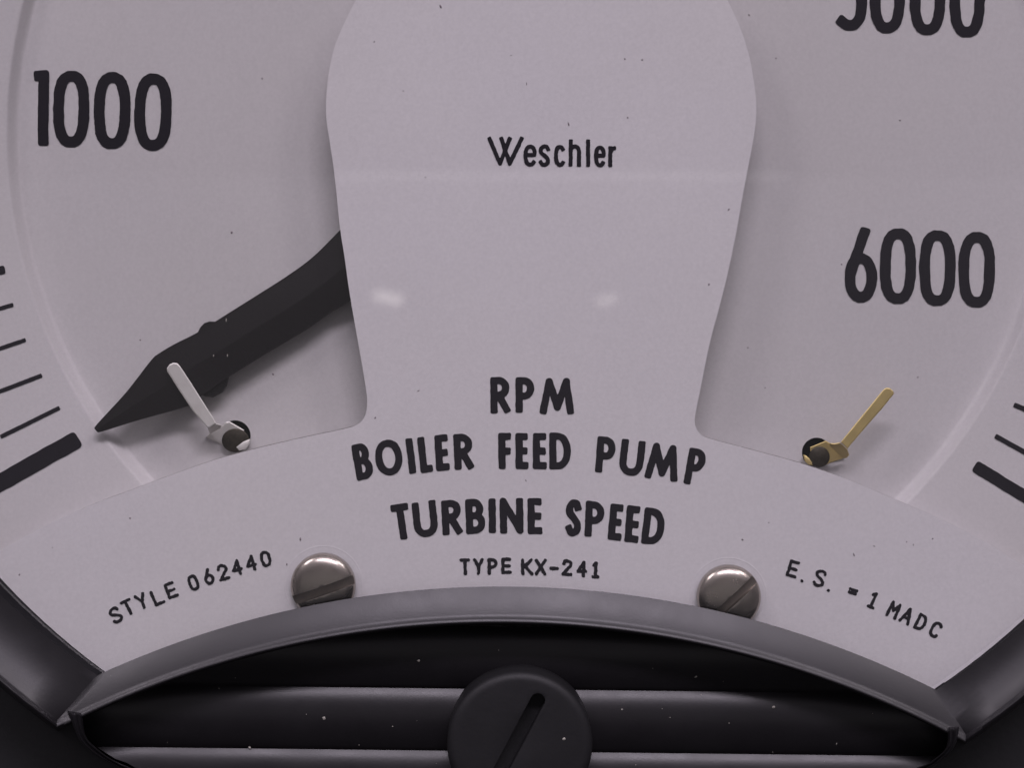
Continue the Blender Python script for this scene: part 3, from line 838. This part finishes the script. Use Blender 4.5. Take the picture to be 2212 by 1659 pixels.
# ------------------------------------------------------------------ dust and specks
def grains(name, pts, m, parent, label):
    V = []; F = []
    for (px, py, z, s, el, an) in pts:
        x0, y0, z0 = P(px, py, z); o = len(V); r_ = s * S0
        k = 7
        for i in range(k):
            a = 2 * math.pi * i / k; q = random.uniform(.7, 1.2)
            ex, ey = r_ * el * q * math.cos(a), r_ * q * math.sin(a)
            V.append((x0 + ex * math.cos(an) - ey * math.sin(an), y0 + ex * math.sin(an) + ey * math.cos(an), z0))
        V.append((x0, y0, z0 + min(r_, 0.05)))
        for i in range(k): F.append((o + i, o + (i + 1) % k, o + k))
    o = link(name, V, F, m, parent)
    o['kind'] = 'stuff'; o['label'] = label
    return o
def ribtop(py):
    for k in range(3):
        if RIB_Y[k] <= py < RIB_Y[k + 1]: return rib_z((py - RIB_Y[k]) / (RIB_Y[k + 1] - RIB_Y[k]))
    return 1.5
pts = []
for (x, y, s) in [(565, 738, 3.2), (2112, 825, 3.2), (38, 1060, 3.0), (1012, 680, 1.6), (420, 1105, 1.4), (1700, 1010, 2.0)]:
    p = ZC(x, y); pts.append((p[0], p[1], ribtop(p[1]) + 0.02, s, random.uniform(1, 1.5), random.uniform(0, 3)))
for (x, y, s) in [(1870, 1248, 3.0), (1440, 1418, 2.0)]:
    p = ZL(x, y); pts.append((p[0], p[1], ribtop(p[1]) + 0.02, s, 1.4, -.6))
for (x, y, s) in [(685, 1250, 3.2), (215, 1062, 3.2)]:
    p = ZR(x, y); pts.append((p[0], p[1], ribtop(p[1]) + 0.02, s, 1.3, .4))
for (x, y, s) in [(1377, 1173, 3.0)]:
    p = ZC(x, y); pts.append((p[0], p[1], 4.0, s, 1.2, .4))
for _ in range(26):
    x, y = random.uniform(260, 1980), random.uniform(1440, 1655)
    if math.hypot(x - 1123, y - 1611) < 175: continue
    pts.append((x, y, ribtop(y - TILT * (x - 1113)) + 0.02, random.uniform(.5, 1.2), random.uniform(1, 1.8), random.uniform(0, 3)))
def strip_z(x, y):
    du = AU[1] - math.hypot(x - AU[0][0], y - AU[0][1]); dl = math.hypot(x - AL_[0][0], y - AL_[0][1]) - AL_[1]
    return Z_LIP + (Z_RIDGE - Z_LIP) * du / (du + dl)
for Z, lst in ((ZR, [(220, 707, 2.2, 4, 0), (690, 805, 2.0, 4, -.5)]), (ZU, [(985, 840, 2.2, 1.6, .8), (940, 875, 1.3, 4, .6), (1135, 808, 1.8, 1.3, 0)]), (ZC, [(1012, 410, 1.6, 1.4, 0)])):
    for x, y, s_, el, an in lst:
        p = Z(x, y); pts.append((p[0], p[1], strip_z(*p) + 0.03, s_ * 0.8, el * 0.8, an))
for x, y in ((1218, 672), (1297, 670), (1290, 468)):
    p = Z4(x, y); pts.append((p[0], p[1], 2.63, 0.9, 4, 1.5))
grains('dust', pts, M_DUST, meter, 'pale dust grains scattered on the black ribs')
spk = []
for Z, lst in ((Z2, [(595, 30, 2.2), (275, 200, 1.6), (415, 437, 1.6), (1485, 282, 2), (1567, 287, 1.8), (1498, 566, 2), (1213, 598, 1.8), (1985, 1010, 2), (1890, 1372, 2), (522, 855, 1.4), (935, 265, 1.3), (1010, 403, 1.2)]),
               (ZL, [(750, 92, 2), (112, 418, 2), (302, 262, 1.3), (1733, 215, 2.2), (1655, 360, 2)]), (ZR, [(497, 228, 2.6), (657, 125, 1.6), (1497, 243, 1.6), (1655, 222, 1.6), (1538, 260, 1.3), (1175, 320, 1.8), (1298, 268, 1.2)]),
               (Z5, [(250, 340, 1.8), (490, 190, 1.2), (1090, 690, 1.2)])):
    for x, y, s in lst:
        p = Z(x, y); spk.append((p[0], p[1], Z_PL + 0.012, s * 0.85, random.uniform(1, 3.2), random.uniform(0, 3)))
for Z, lst in ((Z1, [(1453, 1458, 2.6), (1645, 490, 1.8)]), (Z3, [(170, 70, 1.8), (300, 280, 1.6), (898, 580, 1.8), (617, 1276, 1.6)]), (Z4, [(800, 582, 1.6), (1557, 778, 2.0), (530, 970, 1.5)]), (Z6, [(487, 277, 1.4), (1447, 210, 1.4), (380, 25, 1.6)])):
    for x, y, s in lst:
        p = Z(x, y); spk.append((p[0], p[1], Z_FLOOR + 0.012, s, random.uniform(1, 1.6), random.uniform(0, 3)))
grains('paint_specks', spk, M_SPECK, meter, 'tiny dark specks on the white dial and plate')
